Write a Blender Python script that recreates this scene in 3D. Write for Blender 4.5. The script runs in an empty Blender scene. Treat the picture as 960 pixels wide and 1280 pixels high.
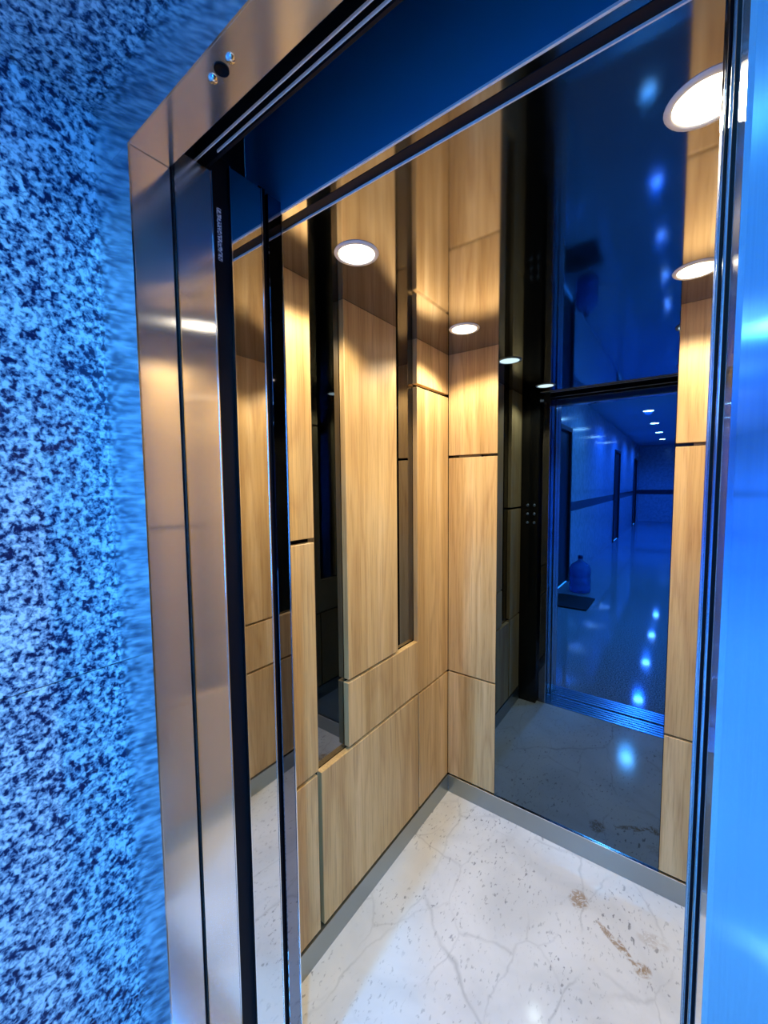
import bpy, bmesh, math, random
from mathutils import Vector, Matrix
random.seed(7)
C = bpy.context.scene.collection
sc = bpy.context.scene

# ---------------------------------------------------------------- camera
EYE = 1.5
cam_d = bpy.data.cameras.new('camera')
cam = bpy.data.objects.new('camera', cam_d); C.objects.link(cam)
cam_d.sensor_fit = 'VERTICAL'; cam_d.sensor_height = 24.0
cam_d.lens = 505.8 / 1280 * 24.0
cam_d.clip_start = 0.01
r = Vector((0.80464161, 0.59369244, -0.00900904)); u = Vector((-0.03340026, 0.06040634, 0.9976149)); f = Vector((-0.59282063, 0.80242156, -0.06843493))
m = Matrix((r, u, -f)).transposed().to_4x4(); m.translation = (0, 0, EYE)
cam.matrix_world = m
sc.camera = cam

# ---------------------------------------------------------------- world, exposure
w = bpy.data.worlds.new('world'); sc.world = w; w.use_nodes = True
bg = w.node_tree.nodes['Background']; bg.inputs[0].default_value = (0.03, 0.30, 1.0, 1); bg.inputs[1].default_value = 11.0
sc.view_settings.view_transform = 'Standard'; sc.view_settings.look = 'None'
sc.view_settings.gamma = 1; sc.view_settings.use_curve_mapping = False
sc.view_settings.exposure = 0.0
WARM = (1.0, 0.86, 0.62); BLUE = (0.05, 0.42, 1.0); DEEP = (0.004, 0.14, 1.0)
CABIN_POWER = 27.0; HALL_POWER = 60.0

# ---------------------------------------------------------------- key dimensions
XL, XR = -0.712, 0.021          # door opening
Y0, Y1 = 0.303, 0.367           # hall jamb
HD0, HD1 = 0.374, 0.442         # hall door
CD0, CD1 = 0.4805, 0.552         # car door
CJ0, CJ1 = 0.568, 0.603         # car jamb
ZH = 2.033                       # hall head underside
CX0, CX1, CYB, CZ = -0.879, 0.205, 1.695, 2.083   # cabin faces
CXM = (CX0 + CX1) / 2
NX0, NX1, NZ, NY = -0.847, 0.156, 2.148, -0.06     # stone niche
HX0, HX1, HYE, HZ = -1.38, 1.90, -15.0, 2.85       # hall

# ---------------------------------------------------------------- helpers
def link(name, me, mat, parent=None):
    o = bpy.data.objects.new(name, me); C.objects.link(o)
    if mat: me.materials.append(mat)
    if parent: o.parent = parent
    return o
def obj(name, bm, mat, parent=None, smooth=False):
    me = bpy.data.meshes.new(name); bm.to_mesh(me); bm.free()
    if smooth:
        for p in me.polygons: p.use_smooth = True
    return link(name, me, mat, parent)
def box_uv(bm):
    uv = bm.loops.layers.uv.verify()
    for fa in bm.faces:
        n = fa.normal; ax = max(range(3), key=lambda i: abs(n[i]))
        for l in fa.loops:
            c = l.vert.co
            l[uv].uv = (c.y, c.z) if ax == 0 else ((c.x, c.z) if ax == 1 else (c.x, c.y))
def boxbm(x0, x1, y0, y1, z0, z1, bev=0.0, bm=None):
    own = bm is None
    t = bmesh.new()
    vs = [t.verts.new((x, y, z)) for x in (x0, x1) for y in (y0, y1) for z in (z0, z1)]
    for q in ((0,1,3,2),(4,6,7,5),(0,4,5,1),(2,3,7,6),(0,2,6,4),(1,5,7,3)): t.faces.new([vs[i] for i in q])
    bmesh.ops.recalc_face_normals(t, faces=t.faces)
    if bev: bmesh.ops.bevel(t, geom=t.edges[:], offset=bev, segments=1, affect='EDGES')
    t.normal_update(); box_uv(t)
    if own: return t
    me = bpy.data.meshes.new('t'); t.to_mesh(me); t.free(); bm.from_mesh(me); bpy.data.meshes.remove(me); return bm
def box(name, x0, x1, y0, y1, z0, z1, mat, parent=None, bev=0.0):
    return obj(name, boxbm(x0, x1, y0, y1, z0, z1, bev), mat, parent)
def lathe(name, prof, mat, parent=None, loc=(0,0,0), seg=40, rot=None, smooth=True):
    bm = bmesh.new(); rings = []
    for (rr, z) in prof:
        if rr <= 1e-6: rings.append([bm.verts.new((0, 0, z))])
        else: rings.append([bm.verts.new((rr*math.cos(2*math.pi*k/seg), rr*math.sin(2*math.pi*k/seg), z)) for k in range(seg)])
    for a, b in zip(rings, rings[1:]):
        for k in range(seg):
            k2 = (k+1) % seg
            vs = [a[k % len(a)], a[k2 % len(a)], b[k2 % len(b)], b[k % len(b)]]
            vs = list(dict.fromkeys(vs))
            if len(vs) > 2: bm.faces.new(vs)
    bmesh.ops.recalc_face_normals(bm, faces=bm.faces)
    if rot: bmesh.ops.transform(bm, matrix=rot, verts=bm.verts)
    bmesh.ops.translate(bm, vec=loc, verts=bm.verts)
    o = obj(name, bm, mat, parent, smooth)
    return o
def root(name, loc=(0,0,0), label=None, cat=None, group=None, kind=None):
    o = bpy.data.objects.new(name, None); C.objects.link(o); o.location = loc; o.empty_display_size = .05
    tag(o, label, cat, group, kind); return o
def tag(o, label=None, cat=None, group=None, kind=None):
    for k, v in (('label', label), ('category', cat), ('group', group), ('kind', kind)):
        if v: o[k] = v
    return o
def place(t, x, y, z): t.location = (x, y, z)

# ---------------------------------------------------------------- materials
class NM:
    def __init__(s, name):
        s.m = bpy.data.materials.new(name); s.m.use_nodes = True; s.nt = s.m.node_tree
        s.p = s.nt.nodes['Principled BSDF']; s.out = s.nt.nodes['Material Output']
    def n(s, t, **kw):
        nd = s.nt.nodes.new(t)
        for k, v in kw.items():
            if k.startswith('i_'):
                nd.inputs[k[2:].replace('_', ' ')].default_value = v
            else: setattr(nd, k, v)
        return nd
    def l(s, a, b): s.nt.links.new(a, b)
    def set(s, **kw):
        for k, v in kw.items():
            s.p.inputs[k.replace('_', ' ')].default_value = v
        return s
    def coord(s, scale=(1,1,1), loc=(0,0,0)):
        g = s.n('ShaderNodeNewGeometry'); mp = s.n('ShaderNodeMapping')
        mp.inputs['Scale'].default_value = scale; mp.inputs['Location'].default_value = loc
        s.l(g.outputs['Position'], mp.inputs['Vector']); return mp.outputs[0]
    def ramp(s, fac, stops, interp='LINEAR'):
        rp = s.n('ShaderNodeValToRGB'); rp.color_ramp.interpolation = interp
        e = rp.color_ramp.elements
        while len(e) < len(stops): e.new(0.5)
        for el, (p, c) in zip(e, stops):
            el.position = p; el.color = c if len(c) == 4 else (*c, 1)
        s.l(fac, rp.inputs[0]); return rp.outputs[0]
    def noise(s, vec, scale, detail=4, rough=0.55, dist=0.0):
        nd = s.n('ShaderNodeTexNoise'); nd.inputs['Scale'].default_value = scale; nd.inputs['Detail'].default_value = detail
        nd.inputs['Roughness'].default_value = rough; nd.inputs['Distortion'].default_value = dist
        s.l(vec, nd.inputs['Vector']); return nd.outputs['Fac']
    def mix(s, fac, a, b, mode='MIX'):
        nd = s.n('ShaderNodeMix', data_type='RGBA', blend_type=mode)
        for val, idx in ((fac, 0), (a, 6), (b, 7)):
            if hasattr(val, 'node'): s.l(val, nd.inputs[idx])
            elif idx == 0: nd.inputs[0].default_value = val
            else: nd.inputs[idx].default_value = (*val, 1)
        return nd.outputs[2]
    def bump(s, h, strength=0.2, dist=0.001):
        b = s.n('ShaderNodeBump'); b.inputs['Strength'].default_value = strength; b.inputs['Distance'].default_value = dist
        s.l(h, b.inputs['Height']); s.l(b.outputs[0], s.p.inputs['Normal'])
    def math(s, op, a, b=None):
        nd = s.n('ShaderNodeMath', operation=op)
        for i, v in enumerate((a, b)):
            if v is None: continue
            if hasattr(v, 'node'): s.l(v, nd.inputs[i])
            else: nd.inputs[i].default_value = v
        return nd.outputs[0]

def plain(name, col, rough=.5, metal=0.0, spec=.5):
    M = NM(name); M.set(Base_Color=(*col, 1), Roughness=rough, Metallic=metal); M.p.inputs['Specular IOR Level'].default_value = spec
    return M.m

def wood_mat():
    M = NM('light_oak_laminate')
    oi = M.n('ShaderNodeObjectInfo'); g = M.n('ShaderNodeNewGeometry')
    off = M.n('ShaderNodeVectorMath', operation='SCALE'); cb = M.n('ShaderNodeCombineXYZ')
    M.l(oi.outputs['Random'], cb.inputs[0]); M.l(oi.outputs['Random'], cb.inputs[2]); M.l(oi.outputs['Random'], cb.inputs[1])
    M.l(cb.outputs[0], off.inputs[0]); off.inputs['Scale'].default_value = 9.0
    add = M.n('ShaderNodeVectorMath', operation='ADD'); M.l(g.outputs['Position'], add.inputs[0]); M.l(off.outputs[0], add.inputs[1])
    mp = M.n('ShaderNodeMapping'); mp.inputs['Scale'].default_value = (1, 1, .03); M.l(add.outputs[0], mp.inputs[0])
    v = mp.outputs[0]
    broad = M.noise(v, 14, 3, .5, .4)
    mp2 = M.n('ShaderNodeMapping'); mp2.inputs['Scale'].default_value = (1, 1, .11); M.l(add.outputs[0], mp2.inputs[0])
    rings = M.noise(mp2.outputs[0], 5.0, 2, .45, .3)
    ring = M.math('FRACT', M.math('MULTIPLY', rings, 11.0))
    ringc = M.ramp(ring, [(0.0, (.25,.25,.25)), (.25, (.8,.8,.8)), (.8, (1,1,1)), (1.0, (.3,.3,.3))])
    fine = M.noise(v, 170, 4, .65, .1)
    base = M.ramp(broad, [(.28, (.47,.29,.11)), (.5, (.62,.415,.18)), (.72, (.76,.55,.28))])
    c1 = M.mix(M.math('MULTIPLY', ringc, 1.0), (.43,.245,.10), base)
    c1 = M.mix(.62, base, c1)
    fr = M.ramp(fine, [(.30, (.64,.58,.52)), (.5, (.95,.94,.93)), (.8, (1.08,1.08,1.08))])
    c2 = M.mix(.8, c1, fr, 'MULTIPLY')
    M.l(c2, M.p.inputs['Base Color'])
    M.set(Roughness=.42); M.p.inputs['Specular IOR Level'].default_value = .35
    M.bump(fine, .12, .0006)
    return M.m
WOOD = wood_mat()
EDGE = plain('panel_edge_banding', (.22,.14,.065), .5)

def brushed(name, col, rough, aniso, amp=.02):
    M = NM(name)
    M.set(Base_Color=(*col, 1), Metallic=.93, Roughness=rough, Anisotropic=aniso)
    tg = M.n('ShaderNodeTangent'); tg.direction_type = 'UV_MAP'
    M.l(tg.outputs[0], M.p.inputs['Tangent'])
    v = M.coord((900, 900, 8)); nz = M.noise(v, 1.0, 2, .6)
    M.l(M.ramp(nz, [(.3, tuple(c*(1-3*amp) for c in col)), (.7, tuple(min(1, c*(1+amp)) for c in col))]), M.p.inputs['Base Color'])
    v2 = M.coord((2.2, 2.2, 1.1)); nz2 = M.noise(v2, 2.0, 2, .5)
    M.bump(nz2, .05, .003)
    return M
STEEL_BR = brushed('brushed_stainless_steel', (.90,.88,.87), .125, .975).m
STEEL_FACE = brushed('brushed_stainless_face', (.68,.74,.80), .11, .98).m
MIRROR_STEEL = plain('polished_stainless_steel', (.72,.70,.67), .025, 1.0)
SATIN = plain('satin_steel_skirting', (.34,.38,.39), .30, 1.0)
SILL = plain('aluminium_sill', (.55,.57,.60), .25, 1.0)
BRIGHT = plain('polished_edge_trim', (.85,.85,.85), .12, 1.0)
RIM = plain('white_lamp_rim', (.8,.8,.78), .4)
BLACK = plain('black_rubber_seal', (.003,.003,.006), .6, 0, .12)
SHAFT = plain('dark_shaft_steel', (.004,.006,.014), .55, 0, .2)
CEILM = plain('mirror_steel_ceiling', (.36,.36,.41), .06, 1.0)
def tinted(name, col, rough=.008):
    M = NM(name); M.set(Base_Color=(*col, 1), Metallic=1.0, Roughness=rough); return M.m
GAPBLACK = plain('matt_black_gap', (.004,.003,.003), .8, 0, .1)
DARKMIR = tinted('blue_tinted_mirror', (.085,.13,.185))
BLACKMIR = tinted('smoked_mirror', (.20,.20,.20), .01)
JAMBMIR = tinted('smoked_jamb_glass', (.22,.22,.26), .015)
BACKING = plain('black_panel_backing', (.010,.009,.008), .12)
NAVY = plain('transom_blue_bounce', (.012,.20,.40), .4)  # blue bounce from the hall is put into the base colour

def granite():
    M = NM('speckled_grey_granite')
    v = M.coord((1, 1, 1))
    a = M.noise(v, 115, 2, .55, .3)
    b = M.noise(v, 48, 3, .6, .3)
    big = M.noise(v, 6, 2, .5)
    s = M.math('ADD', M.math('MULTIPLY', a, .72), M.math('ADD', M.math('MULTIPLY', b, .26), M.math('MULTIPLY', big, .06)))
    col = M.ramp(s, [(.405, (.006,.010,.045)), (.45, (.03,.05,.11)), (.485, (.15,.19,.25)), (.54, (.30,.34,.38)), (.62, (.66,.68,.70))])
    M.l(col, M.p.inputs['Base Color'])
    M.set(Roughness=.22); M.p.inputs['Specular IOR Level'].default_value = .5
    M.bump(a, .15, .001)
    return M.m
GRANITE = granite()

def hallstone(name, c0, c1, rough, scale=60):
    M = NM(name); v = M.coord(); a = M.noise(v, scale, 4, .65)
    M.l(M.ramp(a, [(.38, c0), (.62, c1)]), M.p.inputs['Base Color'])
    M.set(Roughness=rough); M.p.inputs['Specular IOR Level'].default_value = .6
    return M.m
HALLWALL = hallstone('polished_hall_wall', (.42,.42,.45), (.56,.56,.60), .14, 12)
HALLFLOOR = hallstone('polished_dark_granite_floor', (.04,.06,.08), (.44,.50,.54), .06, 110)
STRIPE = hallstone('dark_stone_band', (.03,.03,.04), (.08,.08,.10), .2)
RAIL = plain('galvanised_rail_and_glint', (.85,.87,.9), .45)  # rails, and the painted glints on the transom and ceiling edges
HALLCEIL = plain('hall_ceiling_paint', (.42,.44,.48), .6)
DOORM = plain('dark_door_laminate', (.008,.008,.014), .4)

def marble():
    M = NM('white_marble')
    v = M.coord((1, 1, 1))
    cloud = M.noise(v, 3.0, 4, .55, .6)
    base = M.ramp(cloud, [(.3, (.56,.56,.55)), (.55, (.70,.69,.665)), (.8, (.80,.785,.76))])
    def crack(scale, width, rot, loc, stretch=.5):
        mp = M.n('ShaderNodeMapping'); mp.inputs['Rotation'].default_value = (0, 0, rot); mp.inputs['Scale'].default_value = (1.0, stretch, 1); mp.inputs['Location'].default_value = (loc, loc*.7, 0)
        g = M.n('ShaderNodeNewGeometry'); nz = M.n('ShaderNodeTexNoise'); nz.inputs['Scale'].default_value = 7; nz.inputs['Detail'].default_value = 4
        M.l(g.outputs['Position'], nz.inputs['Vector'])
        sb = M.n('ShaderNodeVectorMath', operation='SUBTRACT'); M.l(nz.outputs['Color'], sb.inputs[0]); sb.inputs[1].default_value = (.5, .5, .5)
        sc_ = M.n('ShaderNodeVectorMath', operation='SCALE'); M.l(sb.outputs[0], sc_.inputs[0]); sc_.inputs['Scale'].default_value = .09
        ad = M.n('ShaderNodeVectorMath', operation='ADD'); M.l(g.outputs['Position'], ad.inputs[0]); M.l(sc_.outputs[0], ad.inputs[1]); M.l(ad.outputs[0], mp.inputs[0])
        vo = M.n('ShaderNodeTexVoronoi', feature='DISTANCE_TO_EDGE', voronoi_dimensions='2D'); vo.inputs['Scale'].default_value = scale; M.l(mp.outputs[0], vo.inputs['Vector'])
        return M.ramp(vo.outputs['Distance'], [(0.0, (1,1,1)), (width*.4, (.6,.6,.6)), (width, (0,0,0))])
    m1 = M.ramp(M.noise(v, 3.4, 2, .5), [(.42, (.04,.04,.04)), (.60, (1,1,1))])
    m2 = M.ramp(M.noise(M.coord((1,1,1), (5,3,0)), 3.8, 2, .5), [(.40, (.05,.05,.05)), (.62, (1,1,1))])
    c = M.mix(M.math('MULTIPLY', M.math('MULTIPLY', crack(2.6, .016, .55, 1.3), m1), .55), base, (.34,.34,.33))
    c = M.mix(M.math('MULTIPLY', M.math('MULTIPLY', crack(4.6, .022, -.35, 4.1, .6), m2), .42), c, (.40,.39,.38))
    # short smudgy flecks
    mp = M.n('ShaderNodeMapping'); mp.inputs['Rotation'].default_value = (0, 0, .6); mp.inputs['Scale'].default_value = (1, .5, 1)
    g = M.n('ShaderNodeNewGeometry'); M.l(g.outputs['Position'], mp.inputs[0])
    fl = M.noise(mp.outputs[0], 80, 3, .6, .3)
    flm = M.ramp(fl, [(.59, (0,0,0)), (.67, (1,1,1))])
    dens = M.ramp(M.noise(v, 4.5, 2, .5), [(.38, (.05,.05,.05)), (.62, (1,1,1))])
    c = M.mix(M.math('MULTIPLY', M.math('MULTIPLY', flm, dens), .85), c, (.20,.20,.20))
    # rusty stains at fixed spots
    def spot(cx, cy, sx, sy, rot, edge=.75):
        mp = M.n('ShaderNodeMapping', vector_type='TEXTURE'); mp.inputs['Location'].default_value = (cx, cy, 0); mp.inputs['Rotation'].default_value = (0, 0, rot); mp.inputs['Scale'].default_value = (sx, sy, 1)
        gg = M.n('ShaderNodeNewGeometry'); M.l(gg.outputs['Position'], mp.inputs[0])
        sp = M.n('ShaderNodeSeparateXYZ'); M.l(mp.outputs[0], sp.inputs[0]); cbb = M.n('ShaderNodeCombineXYZ'); M.l(sp.outputs[0], cbb.inputs[0]); M.l(sp.outputs[1], cbb.inputs[1])
        ln = M.n('ShaderNodeVectorMath', operation='LENGTH'); M.l(cbb.outputs[0], ln.inputs[0])
        return M.ramp(ln.outputs['Value'], [(.15, (1,1,1)), (edge, (.75,.75,.75)), (1.0, (0,0,0))])
    sn = M.ramp(M.noise(v, 45, 4, .65, 1.5), [(.40, (0,0,0)), (.54, (1,1,1))])
    for (cx, cy, sx, sy, ro) in ((-.253, 1.502, .036, .044, .2), (-.142, 1.432, .062, .013, -.58), (-.097, 1.412, .045, .010, -.8), (-.053, 1.386, .030, .024, .3), (-.03, 1.50, .05, .03, .2)):
        k = M.math('MULTIPLY', M.math('MULTIPLY', spot(cx, cy, sx, sy, ro), sn), .85 if cx < -.05 else .3)
        c = M.mix(k, c, (.30,.18,.075))
    M.l(c, M.p.inputs['Base Color'])
    M.set(Roughness=.09); M.p.inputs['Specular IOR Level'].default_value = .5
    return M.m
MARBLE = marble()

def emis(name, col, s):
    M = NM(name); M.set(Base_Color=(0,0,0,1), Roughness=.6); M.p.inputs['Emission Color'].default_value = (*col, 1); M.p.inputs['Emission Strength'].default_value = s
    return M.m
LAMP_W = emis('warm_lamp_glass', (1.0,.90,.70), 9.0)
LAMP_B = emis('cool_lamp_glass', (.45,.85,1.0), 110.0)
BTN = emis('lit_button_marks', (.75,.85,1.0), .35)
def glass():
    M = NM('added_window_glass'); tr = M.n('ShaderNodeBsdfTransparent'); gl = M.n('ShaderNodeBsdfGlossy'); gl.inputs['Roughness'].default_value = .02
    fr = M.n('ShaderNodeFresnel'); fr.inputs['IOR'].default_value = 1.45; mx = M.n('ShaderNodeMixShader')
    M.l(fr.outputs[0], mx.inputs[0]); M.l(tr.outputs[0], mx.inputs[1]); M.l(gl.outputs[0], mx.inputs[2]); M.l(mx.outputs[0], M.out.inputs['Surface'])
    return M.m
GLASS = glass()

# ================================================================ CABIN
S = 'structure'
fl = box('floor', CX0-.06, CX1+.06, CJ1, CYB+.05, -.03, 0, MARBLE); tag(fl, 'white grey-veined marble lift floor with brown stains', kind=S)

def panels(side):
    """left and right cabin walls share one mirrored layout; s maps distance from the face"""
    s = 1 if side == 'left' else -1
    fx = CX0 if side == 'left' else CX1
    R = root('wall_' + side, (fx, 1.16, 0), 'lift side wall on the %s of oak panels and smoked mirror strips' % side, kind=S)
    def b(name, d0, d1, y0, y1, z0, z1, mat, bev=0.0):
        xs = sorted((fx - s*d0, fx - s*d1))
        o = obj(name, boxbm(xs[0]-fx, xs[1]-fx, y0-1.16, y1-1.16, z0, z1, bev), mat, R); return o
    b('backing_board', .028, .045, .64, CYB+.02, .02, CZ+.04, GAPBLACK)
    P = 'wood_panel'; t = .022; e = .0012
    zt = CZ
    b(P, 0, t, .645, .838, 1.343, zt, WOOD, e)
    b(P, 0, t, .645, .838, .616, 1.329, WOOD, e)
    b(P, 0, t, .645, .833, .092, .605, WOOD, e)
    b(P, 0, t, .984, 1.275, .846, zt, WOOD, e)
    b(P, 0, t, .980, 1.422, .613, .836, WOOD, e)
    b(P, 0, t, .849, 1.422, .092, .602, WOOD, e)
    b(P, 0, t, 1.431, CYB-.002, .092, .601, WOOD, e)
    b(P, 0, t, 1.422, CYB-.002, .610, 1.892, WOOD, e)
    b(P, 0, t, 1.422, CYB-.002, 1.906, zt, WOOD, e)
    b('mirror_strip', .023, .027, .834, .990, .600, zt, BLACKMIR)
    b('mirror_strip', .023, .027, 1.270, 1.428, .84, zt, BLACKMIR)
    sk = b('skirting', -.004, .02, .645, CYB-.004, 0, .086, SATIN, .001); sk['label'] = 'grey steel skirting strip'
    return R
panels('left'); panels('right')

R = root('wall_back', (CXM, CYB, 0), 'lift back wall with tall dark blue mirror between oak panels', kind=S)
def bk(name, x0, x1, d0, d1, z0, z1, mat, bev=0.0):
    return obj(name, boxbm(x0-CXM, x1-CXM, d0, d1, z0, z1, bev), mat, R)
bk('backing_board', CX0-.05, CX1+.05, .024, .04, 0, CZ+.04, BACKING)
MX0, MX1 = -.645, -.026
for (x0, x1) in ((CX0, MX0), (MX1, CX1)):
    for (z0, z1) in ((.092, .602), (.610, 1.617), (1.629, CZ)):
        bk('wood_panel', x0+.001, x1-.0005, 0, .02, z0, z1, WOOD, .0012)
    bk('groove_trim', x0+.05, x1-.08, .010, .022, 1.6185, 1.6275, plain('groove_infill', (.12,.09,.04), .3) if x0 == CX0 else bpy.data.materials['groove_infill'])
mi = bk('mirror', MX0+.001, MX1-.001, .001, .008, .088, CZ, DARKMIR); mi['label'] = 'tall dark blue tinted mirror'
sk = bk('skirting', CX0+.004, CX1-.004, -.004, .02, 0, .084, SATIN, .001); sk['label'] = 'grey steel skirting strip'
bk('skirting_cap', CX0+.004, CX1-.004, -.005, .002, .084, .087, BRIGHT)

# ceiling of the cabin: polished sheet
ce = box('ceiling', CX0-.03, CX1+.03, .650, CYB+.03, CZ, CZ+.02, CEILM); tag(ce, 'polished mirror steel lift ceiling', kind=S)

# front wall of the cabin (returns beside the opening, seen in the mirror)
R = root('wall_front', (CXM, .622, 0), 'lift front wall of black glass beside and over the doorway', kind=S)
for (x0, x1) in ((CX0-.03, -.764), (XR+.004, CX1+.03)):
    obj('return_panel', boxbm(x0-CXM, x1-CXM, -.018, .022, 0, CZ+.02), BACKING, R)

# car frame: jambs and transom
R = root('trim_car_frame', ((XL+XR)/2, CJ0, 0), 'smoked polished lift car door frame around the opening', kind=S)
ox = (XL+XR)/2
for sgn, xa in ((-1, XL), (1, XR)):
    x0, x1 = (xa-.06, xa) if sgn < 0 else (xa, xa+.06)
    j = obj('jamb', boxbm(x0-ox, x1-ox, 0, CJ1-CJ0, 0, CZ+.02, .001), JAMBMIR, R)
    obj('edge_trim', boxbm((xa-.001 if sgn < 0 else xa-.0015)-ox, (xa+.0015 if sgn < 0 else xa+.001)-ox, CJ1-CJ0-.001, CJ1-CJ0+.0015, 0, CZ), BRIGHT, R)
t = obj('transom_face', boxbm(XL-.12-ox, XR+.12-ox, .0345, .0365, CZ, CZ+.53), NAVY, R); t['label'] = 'transom face over the opening, blue bounce light in its colour'
obj('transom_edge_glint', boxbm(XL-ox, XR-ox, .0335, .0375, CZ-.003, CZ+.001), RAIL, R)  # pale strip painted as the glint along the transom's lower edge
obj('transom_soffit', boxbm(XL-.05-ox, XR+.05-ox, .0375, .060, CZ+.002, CZ+.012), CEILM, R)
obj('transom_dark_reflection', boxbm(XL-.05-ox, XR+.05-ox, .060, .080, CZ+.001, CZ+.012), SHAFT, R)  # dark strip painted in place of a reflection in the soffit
obj('ceiling_edge_glint', boxbm(XL-.05-ox, XR+.05-ox,   .0800, .0825, CZ-.003, CZ+.012), RAIL, R)  # pale strip painted as the glint at the ceiling's front edge

# landing frame in brushed steel
R = root('trim_landing_frame', (ox, Y0, 0), 'brushed stainless landing frame around the lift doorway', kind=S)
for (x0, x1) in ((NX0, XL), (XR, NX1)):
    j = obj('jamb', boxbm(x0-ox, x1-ox, .0012, Y1-Y0, 0, ZH, .0012), STEEL_BR, R)
    fp = obj('face_plate', boxbm(x0-ox, x1-ox, -.0005, .0012, 0, ZH-.0005), STEEL_FACE, R)
h = obj('head', boxbm(NX0-ox, NX1-ox, .0012, Y1-Y0, ZH+.0006, NZ, .0012), STEEL_BR, R); h['label'] = 'brushed steel head of the frame'
obj('face_plate', boxbm(NX0-ox, NX1-ox, -.0005, .0012, ZH, NZ), STEEL_FACE, R)
# bright front arrises
obj('edge_trim', boxbm(XL-.0015-ox, XL+.0008-ox, -.0012, .0015, 0, ZH), BRIGHT, R)
obj('edge_trim', boxbm(XR-.0008-ox, XR+.0020-ox, -.0012, .0015, 0, ZH), BRIGHT, R)
# fixing hole and two screws in the head
hx, hy = -.495-ox, .3275-Y0
lathe('fixing_hole', [(0,0),(.0075,0),(.0085,-.001),(.0095,-.0006),(.0095,.0005)], BLACK, R, (hx, hy, ZH-.0002), 20)
for sx in (-.020, .021):
    lathe('screw', [(0,-.004),(.003,-.0038),(.0055,-.002),(.006,.0005)], MIRROR_STEEL, R, (hx+sx, hy-.001*(1 if sx > 0 else 0), ZH), 20)

# retracted door leaves behind the jamb
def leaf(nm, y0, y1, mat, lab, zt):
    R = root(nm, (XL-.35, (y0+y1)/2, 0), lab, kind=S); rx, ry = XL-.35, (y0+y1)/2
    obj('door_leaf', boxbm(XL-.70-rx, XL-rx, y0-ry, y1-ry, .006, zt, .0012), mat, R)
    for yy in (y0, y1):
        obj('edge_trim', boxbm(XL-.001-rx, XL+.0012-rx, yy-.001-ry, yy+.001-ry, .006, zt), BRIGHT, R)
    return R
leaf('door_1', HD0, HD1, STEEL_BR, 'retracted brushed steel landing door leaf, edge on', ZH+.04)
leaf('door_2', CD0, CD1, MIRROR_STEEL, 'retracted polished steel lift car door leaf, edge on', CZ+.02)
# closing posts on the right
R = root('trim_closing_post', (XR+.03, .48, 0), 'polished steel closing posts right of the doorway', kind=S)
for (y0, y1) in ((HD0, HD1), (CD0, CD1)):
    obj('post', boxbm(.0-.03, .03, y0-.48, y1-.48, 0, CZ+.02, .001), MIRROR_STEEL, R)
    obj('seal', boxbm(-.0315, -.0300, y0+.018-.48, y0+.024-.48, 0, CZ), BLACK, R)
    obj('edge_trim', boxbm(-.0312, -.0292, y1-.0015-.48, y1+.001-.48, 0, CZ), BRIGHT, R)
# black shaft lining between the frames, on both sides and above
R = root('trim_shaft_lining', (ox, .48, 0), 'dark shaft lining seen in the door gaps', kind=S)
for (x0, x1) in ((XL-.012, XL-.008), (XR+.008, XR+.012)):
    for (y0, y1) in ((Y1, HD0), (HD1, CD0), (CD1, CJ0)):
        obj('seal_strip', boxbm(x0-ox, x1-ox, y0+.0004-.48, y1-.0004-.48, 0, CZ+.03), BLACK, R)
obj('shaft_top', boxbm(XL-.12-ox, XR+.12-ox, Y1-.02-.48, CJ0+.03-.48, 2.60, 2.61), SHAFT, R)
zt2 = 2.61
for (a0, a1, b0, b1, c0, c1) in ((-1.50, -1.48, .35, .66, -.02, zt2), (-1.50, XL-.14, .35, .362, -.02, zt2), (-1.50, CX0-.06, .645, .66, -.02, zt2), (-1.50, XL-.1, .35, .66, 2.60, zt2), (-1.50, XL-.1, .35, .66, -.05, -.041),
                               (XR+.10, XR+.16, .35, .66, -.04, zt2)):
    obj('shaft_side', boxbm(a0-ox, a1-ox, b0-.48, b1-.48, c0, c1), SHAFT, R)
obj('shaft_front', boxbm(XL-.12-ox, XR+.12-ox, Y1-.02-.48, Y1-.012-.48, NZ-.05, 2.6), SHAFT, R)
for (x0, x1) in ((XL-.12, XL-.10), (XR+.10, XR+.12)):
    obj('shaft_side', boxbm(x0-ox, x1-ox, Y1-.02-.48, CJ0+.02-.48, ZH+.05, 2.61), SHAFT, R)
# door tracks over the landing door
R = root('trim_door_track', (ox, .45, 2.083), 'steel hanger rails over the lift doorway', kind=S)
for yy, zz in ((.420, 0), (.436, .004)):
    obj('rail', boxbm(XL-.02-ox + (0 if yy < .43 else .05), XR+.02-ox, yy-.45, yy+.0024-.45, zz, zz+.0045, .0005), RAIL, R)
obj('rail_backing', boxbm(XL-.05-ox, XR+.05-ox, .440-.45, .445-.45, .002, .30), SHAFT, R)

# sills
for nm, y0, y1, lab in (('trim_landing_sill', Y0, .443, 'grooved aluminium landing sill at the lift doorway'), ('trim_car_sill', .462, CJ1-.001, 'grooved aluminium sill at the marble lift floor')):
    R = root(nm, (ox, y0, 0), lab, kind=S)
    obj('sill_base', boxbm(XL-.1-ox, XR+.1-ox, 0, y1-y0, -.04, -.008), SILL, R)
    n = 5; wv = (y1-y0)/n
    for k in range(n):
        obj('sill_rib', boxbm(XL-.0-ox, XR-ox, k*wv+.004, (k+1)*wv-.006, -.008, 0), SILL, R)

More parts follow.
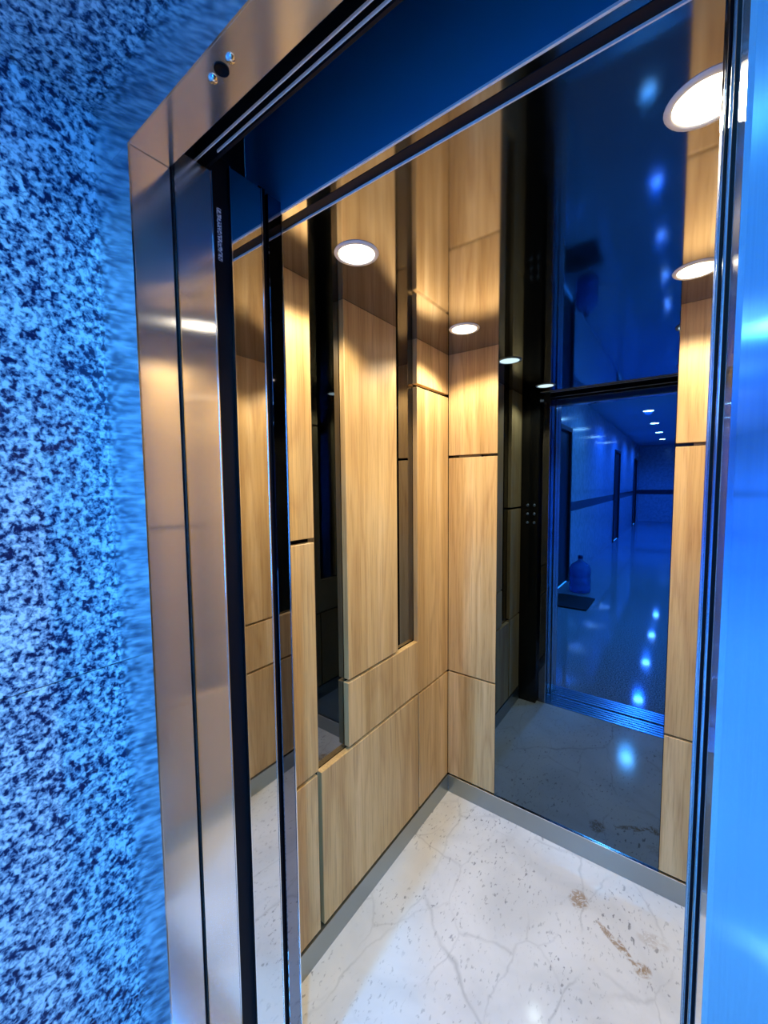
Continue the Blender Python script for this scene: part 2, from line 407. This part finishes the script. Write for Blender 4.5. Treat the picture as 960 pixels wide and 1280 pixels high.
# printed sticker on the landing door seal
LABEL = NM('printed_sticker'); v = LABEL.coord((1, 260, 520)); nn = LABEL.noise(v, 1.0, 2, .6)
LABEL.l(LABEL.ramp(nn, [(.46, (.02,.02,.05)), (.54, (.55,.58,.62))]), LABEL.p.inputs['Base Color'])
st = box('sticker', XL-.0078, XL-.0072, .4555, .4645, EYE+.425, EYE+.520, LABEL.m)
tag(st, 'narrow white printed sticker high in the dark gap of the left door jamb', 'sticker')

# cabin downlights
def downlight(x, y, z, rad, lab, mat, grp=None, power=0, col=WARM, spot=math.radians(140), blend=.35, nm='ceiling_light'):
    R = root(nm, (x, y, z), lab, 'light', grp)
    lathe('rim', [(rad, -.0005), (rad+.002, -.004), (rad+.010, -.003), (rad+.012, .0)], RIM, R, (0,0,0), 32)
    lathe('lens', [(0, -.0022), (rad, -.0022), (rad, -.0005)], mat, R, (0,0,0), 32, smooth=False)
    if power:
        L = bpy.data.lights.new('lamp', 'SPOT'); L.energy = power; L.color = col; L.spot_size = spot; L.spot_blend = blend; L.shadow_soft_size = rad*.8
        lo = bpy.data.objects.new('lamp', L); C.objects.link(lo); lo.parent = R; lo.location = (0, 0, -.012 - (0.0))
    return R
for (x, y, lab) in ((-.685, .820, 'round warm downlight nearest the left door jamb'), (-.685, 1.448, 'round warm downlight in the back left corner of the lift ceiling'),
                    (.011, 1.448, 'round warm downlight in the back right corner beside the dark mirror'), (.011, .828, 'round warm downlight nearest the right door jamb')):
    downlight(x, y, CZ, .045, lab, LAMP_W, 'lift ceiling downlights', CABIN_POWER)

# car operating panel on the front return, seen in the mirror
R = root('control_panel', (-.818, .6445, 1.29), 'dark lift button panel left of the doorway, seen in the back mirror', 'control panel')
obj('plate', boxbm(-.050, .050, 0, .004, -.42, .42, .001), BACKING, R)
for i in range(3):
    for j in range(2):
        bm = bmesh.new(); 
        bt = lathe('button', [(.0, .0045), (.0085, .0045), (.0095, .003), (.0095, 0)], SATIN, R, (-.022+.044*j+.008, .004, .062-.058*i), 16, rot=Matrix.Rotation(-math.pi/2, 4, 'X'))
        bm.free()
        mk = obj('button_ring', boxbm(-.004, .004, .0085, .0092, -.005, .005), BTN, bt); mk.location = (-.022+.044*j+.008, .001, .062-.058*i)

# ================================================================ NICHE AND HALL
def slabs(nm, x0, x1, y0, y1, cuts, lab):
    R = root(nm, (x0, y0, 0), lab, kind=S)
    for a, b in zip(cuts, cuts[1:]):
        obj('stone_slab', boxbm(0, x1-x0, 0, y1-y0, a+.0008, b-.0008, .0012), GRANITE, R)
    return R
slabs('wall_niche_left', NX0-.03, NX0, NY, Y0+.066, (0, .46, 1.168, NZ+.03), 'blue-lit speckled granite reveal left of the lift frame')
slabs('wall_niche_right', NX1, NX1+.03, NY, Y0+.066, (0, .46, 1.168, NZ+.03), 'speckled granite reveal right of the lift frame')
R = root('wall_niche_top', (ox, NY, NZ), 'speckled granite soffit over the lift frame', kind=S)
obj('stone_slab', boxbm(NX0-ox, NX1-ox, 0, Y0+.066-NY, .0008, .03, .0012), GRANITE, R)
R = root('wall_lift_front', (ox, NY, 0), 'granite hall wall around the lift niche', kind=S)
for (x0, x1, z0, z1) in ((HX0, NX0-.031, 0, HZ), (NX1+.031, HX1, 0, HZ), (NX0-.03, NX1+.03, NZ+.031, HZ)):
    obj('stone_slab', boxbm(x0-ox, x1-ox, 0, .03, z0, z1), GRANITE, R)
hf = box('floor_hall', HX0, HX1, HYE, Y0, -.03, 0, HALLFLOOR); tag(hf, 'dark polished granite hall floor reflected in the mirror', kind=S)
hc = box('ceiling_hall', HX0, HX1, HYE, NY, HZ, HZ+.03, HALLCEIL); tag(hc, 'hall ceiling with a row of downlights', kind=S)
# hall left wall with doors and dark band
R = root('wall_hall_left', (HX0, -7, 0), 'polished hall wall with dark band and three doors', kind=S)
doors = ((-3.15, -2.25), (-9.0, -8.1), (-13.8, -12.9))
edges = [NY]
for (a, b) in doors: edges += [b+.06, a-.06]
edges.append(HYE)
for k in range(0, len(edges), 2):
    b_, a_ = edges[k], edges[k+1]
    obj('wall_slab', boxbm(-.05, 0, a_+7, b_+7, 0, HZ), HALLWALL, R)
    obj('dark_band', boxbm(0, .004, a_+7, b_+7, 1.06, 1.20), STRIPE, R)
for (a, b) in doors: obj('wall_slab', boxbm(-.05, 0, a-.06+7, b+.06+7, 2.30, HZ), HALLWALL, R)
for i, (a, b) in enumerate(doors):
    D = root('door_%d' % (i+3), (HX0, (a+b)/2, 0), ('nearest', 'middle', 'farthest')[i] + ' dark hall door reflected in the lift mirror', kind=S)
    hw = (b-a)/2
    obj('door_leaf', boxbm(-.05, -.012, -hw, hw, .01, 2.24), DOORM, D)
    for y in (-hw-.06, hw): obj('door_frame', boxbm(-.05, .025, y, y+.06, 0, 2.30), DOORM, D)
    obj('door_frame', boxbm(-.05, .025, -hw, hw, 2.24, 2.30), DOORM, D)
    hd = lathe('door_handle', [(0,.05),(.012,.05),(.012,.0)], SILL, D, (-.012, hw-.08, 1.05), 12, rot=Matrix.Rotation(math.pi/2, 4, 'Y'))
R = root('wall_hall_end', (ox, HYE, 0), 'far hall wall with dark band', kind=S)
obj('wall_slab', boxbm(HX0-ox, HX1-ox, -.05, 0, 0, HZ), HALLWALL, R)
obj('dark_band', boxbm(HX0-ox, HX1-ox, 0, .004, 1.03, 1.20), STRIPE, R)
# hall right wall; its unseen window is added to light the granite
R = root('wall_hall_right', (HX1, -7, 0), 'plain hall wall out of view, opening for the added window', kind=S)
W0, W1, WZ0, WZ1 = -3.6, -.5, .45, 2.5
for (y0, y1, z0, z1) in ((W1, NY, 0, HZ), (HYE, W0, 0, HZ), (W0, W1, 0, WZ0), (W0, W1, WZ1, HZ)):
    obj('wall_slab', boxbm(0, .05, y0+7, y1+7, z0, z1), HALLWALL, R)
R = root('added_window_1', (HX1, (W0+W1)/2, 0), 'long unseen hall window, added for blue side light', kind=S)
hw = (W1-W0)/2
for y in (-hw, -hw/3, hw/3, hw-.04): obj('added_window_frame', boxbm(-.01, .06, y, y+.04, WZ0, WZ1), SILL, R)
for z in (WZ0, WZ1-.04): obj('added_window_frame', boxbm(-.01, .06, -hw, hw, z, z+.04), SILL, R)
obj('pane', boxbm(.02, .024, -hw, hw, WZ0, WZ1), GLASS, R)

# hall downlights
for i, (x, y) in enumerate(((-.58, -1.35), (-.58, -3.75), (-.58, -5.9), (-.58, -7.95), (-.58, -10.1), (-.58, -12.3))):
    lab = ('cool round hall downlight nearest the lift, reflected in steel', 'cool round hall downlight second from the lift', 'cool round hall downlight third from the lift',
           'cool round downlight, nearest of the three seen in the mirror', 'cool round downlight, middle of the three seen in the mirror', 'cool round downlight, farthest of the three seen in the mirror')[i]
    downlight(x, y, HZ, .085, lab, LAMP_B, 'hall ceiling downlights', HALL_POWER * (5 if i < 2 else 22), BLUE if i < 2 else DEEP, math.radians(165), .6, nm='hall_downlight')
sup = [(1.0, -1.2), (1.0, -4.2)]
for i, (x, y) in enumerate(sup):
    downlight(x, y, HZ, .085, 'cool round hall downlight to the right, %s the lift' % ('beside' if i == 0 else 'away from'), LAMP_B, 'hall ceiling downlights', HALL_POWER*6, BLUE, math.radians(165), .6, nm='hall_downlight')

# water jug and mat in the hall
JW = NM('blue_jug_plastic'); JW.set(Base_Color=(.10,.28,.75,1), Roughness=.12); JW.p.inputs['Transmission Weight'].default_value = .6; JW.p.inputs['IOR'].default_value = 1.33
R = root('water_jug', (-1.10, -2.62, 0), 'translucent blue water jug on the hall floor behind the black mat', 'water jug')
lathe('body', [(0,.0),(.12,.0),(.135,.02),(.135,.10),(.128,.115),(.135,.13),(.135,.20),(.128,.215),(.135,.23),(.135,.32),(.11,.375),(.05,.42),(.03,.435),(.03,.47)], JW.m, R, (0,0,0), 36)
lathe('cap', [(.0,.505),(.026,.505),(.032,.50),(.032,.462),(.030,.462)], plain('dark_blue_cap', (.01,.02,.10), .4), R, (0,0,0), 24)
mt = box('door_mat', HX0+.05, -.86, -2.31, -1.72, 0, .018, plain('black_mat_rubber', (.006,.006,.008), .9), bev=.004)
tag(mt, 'black rectangular door mat on the hall floor in front of the water jug', 'mat')
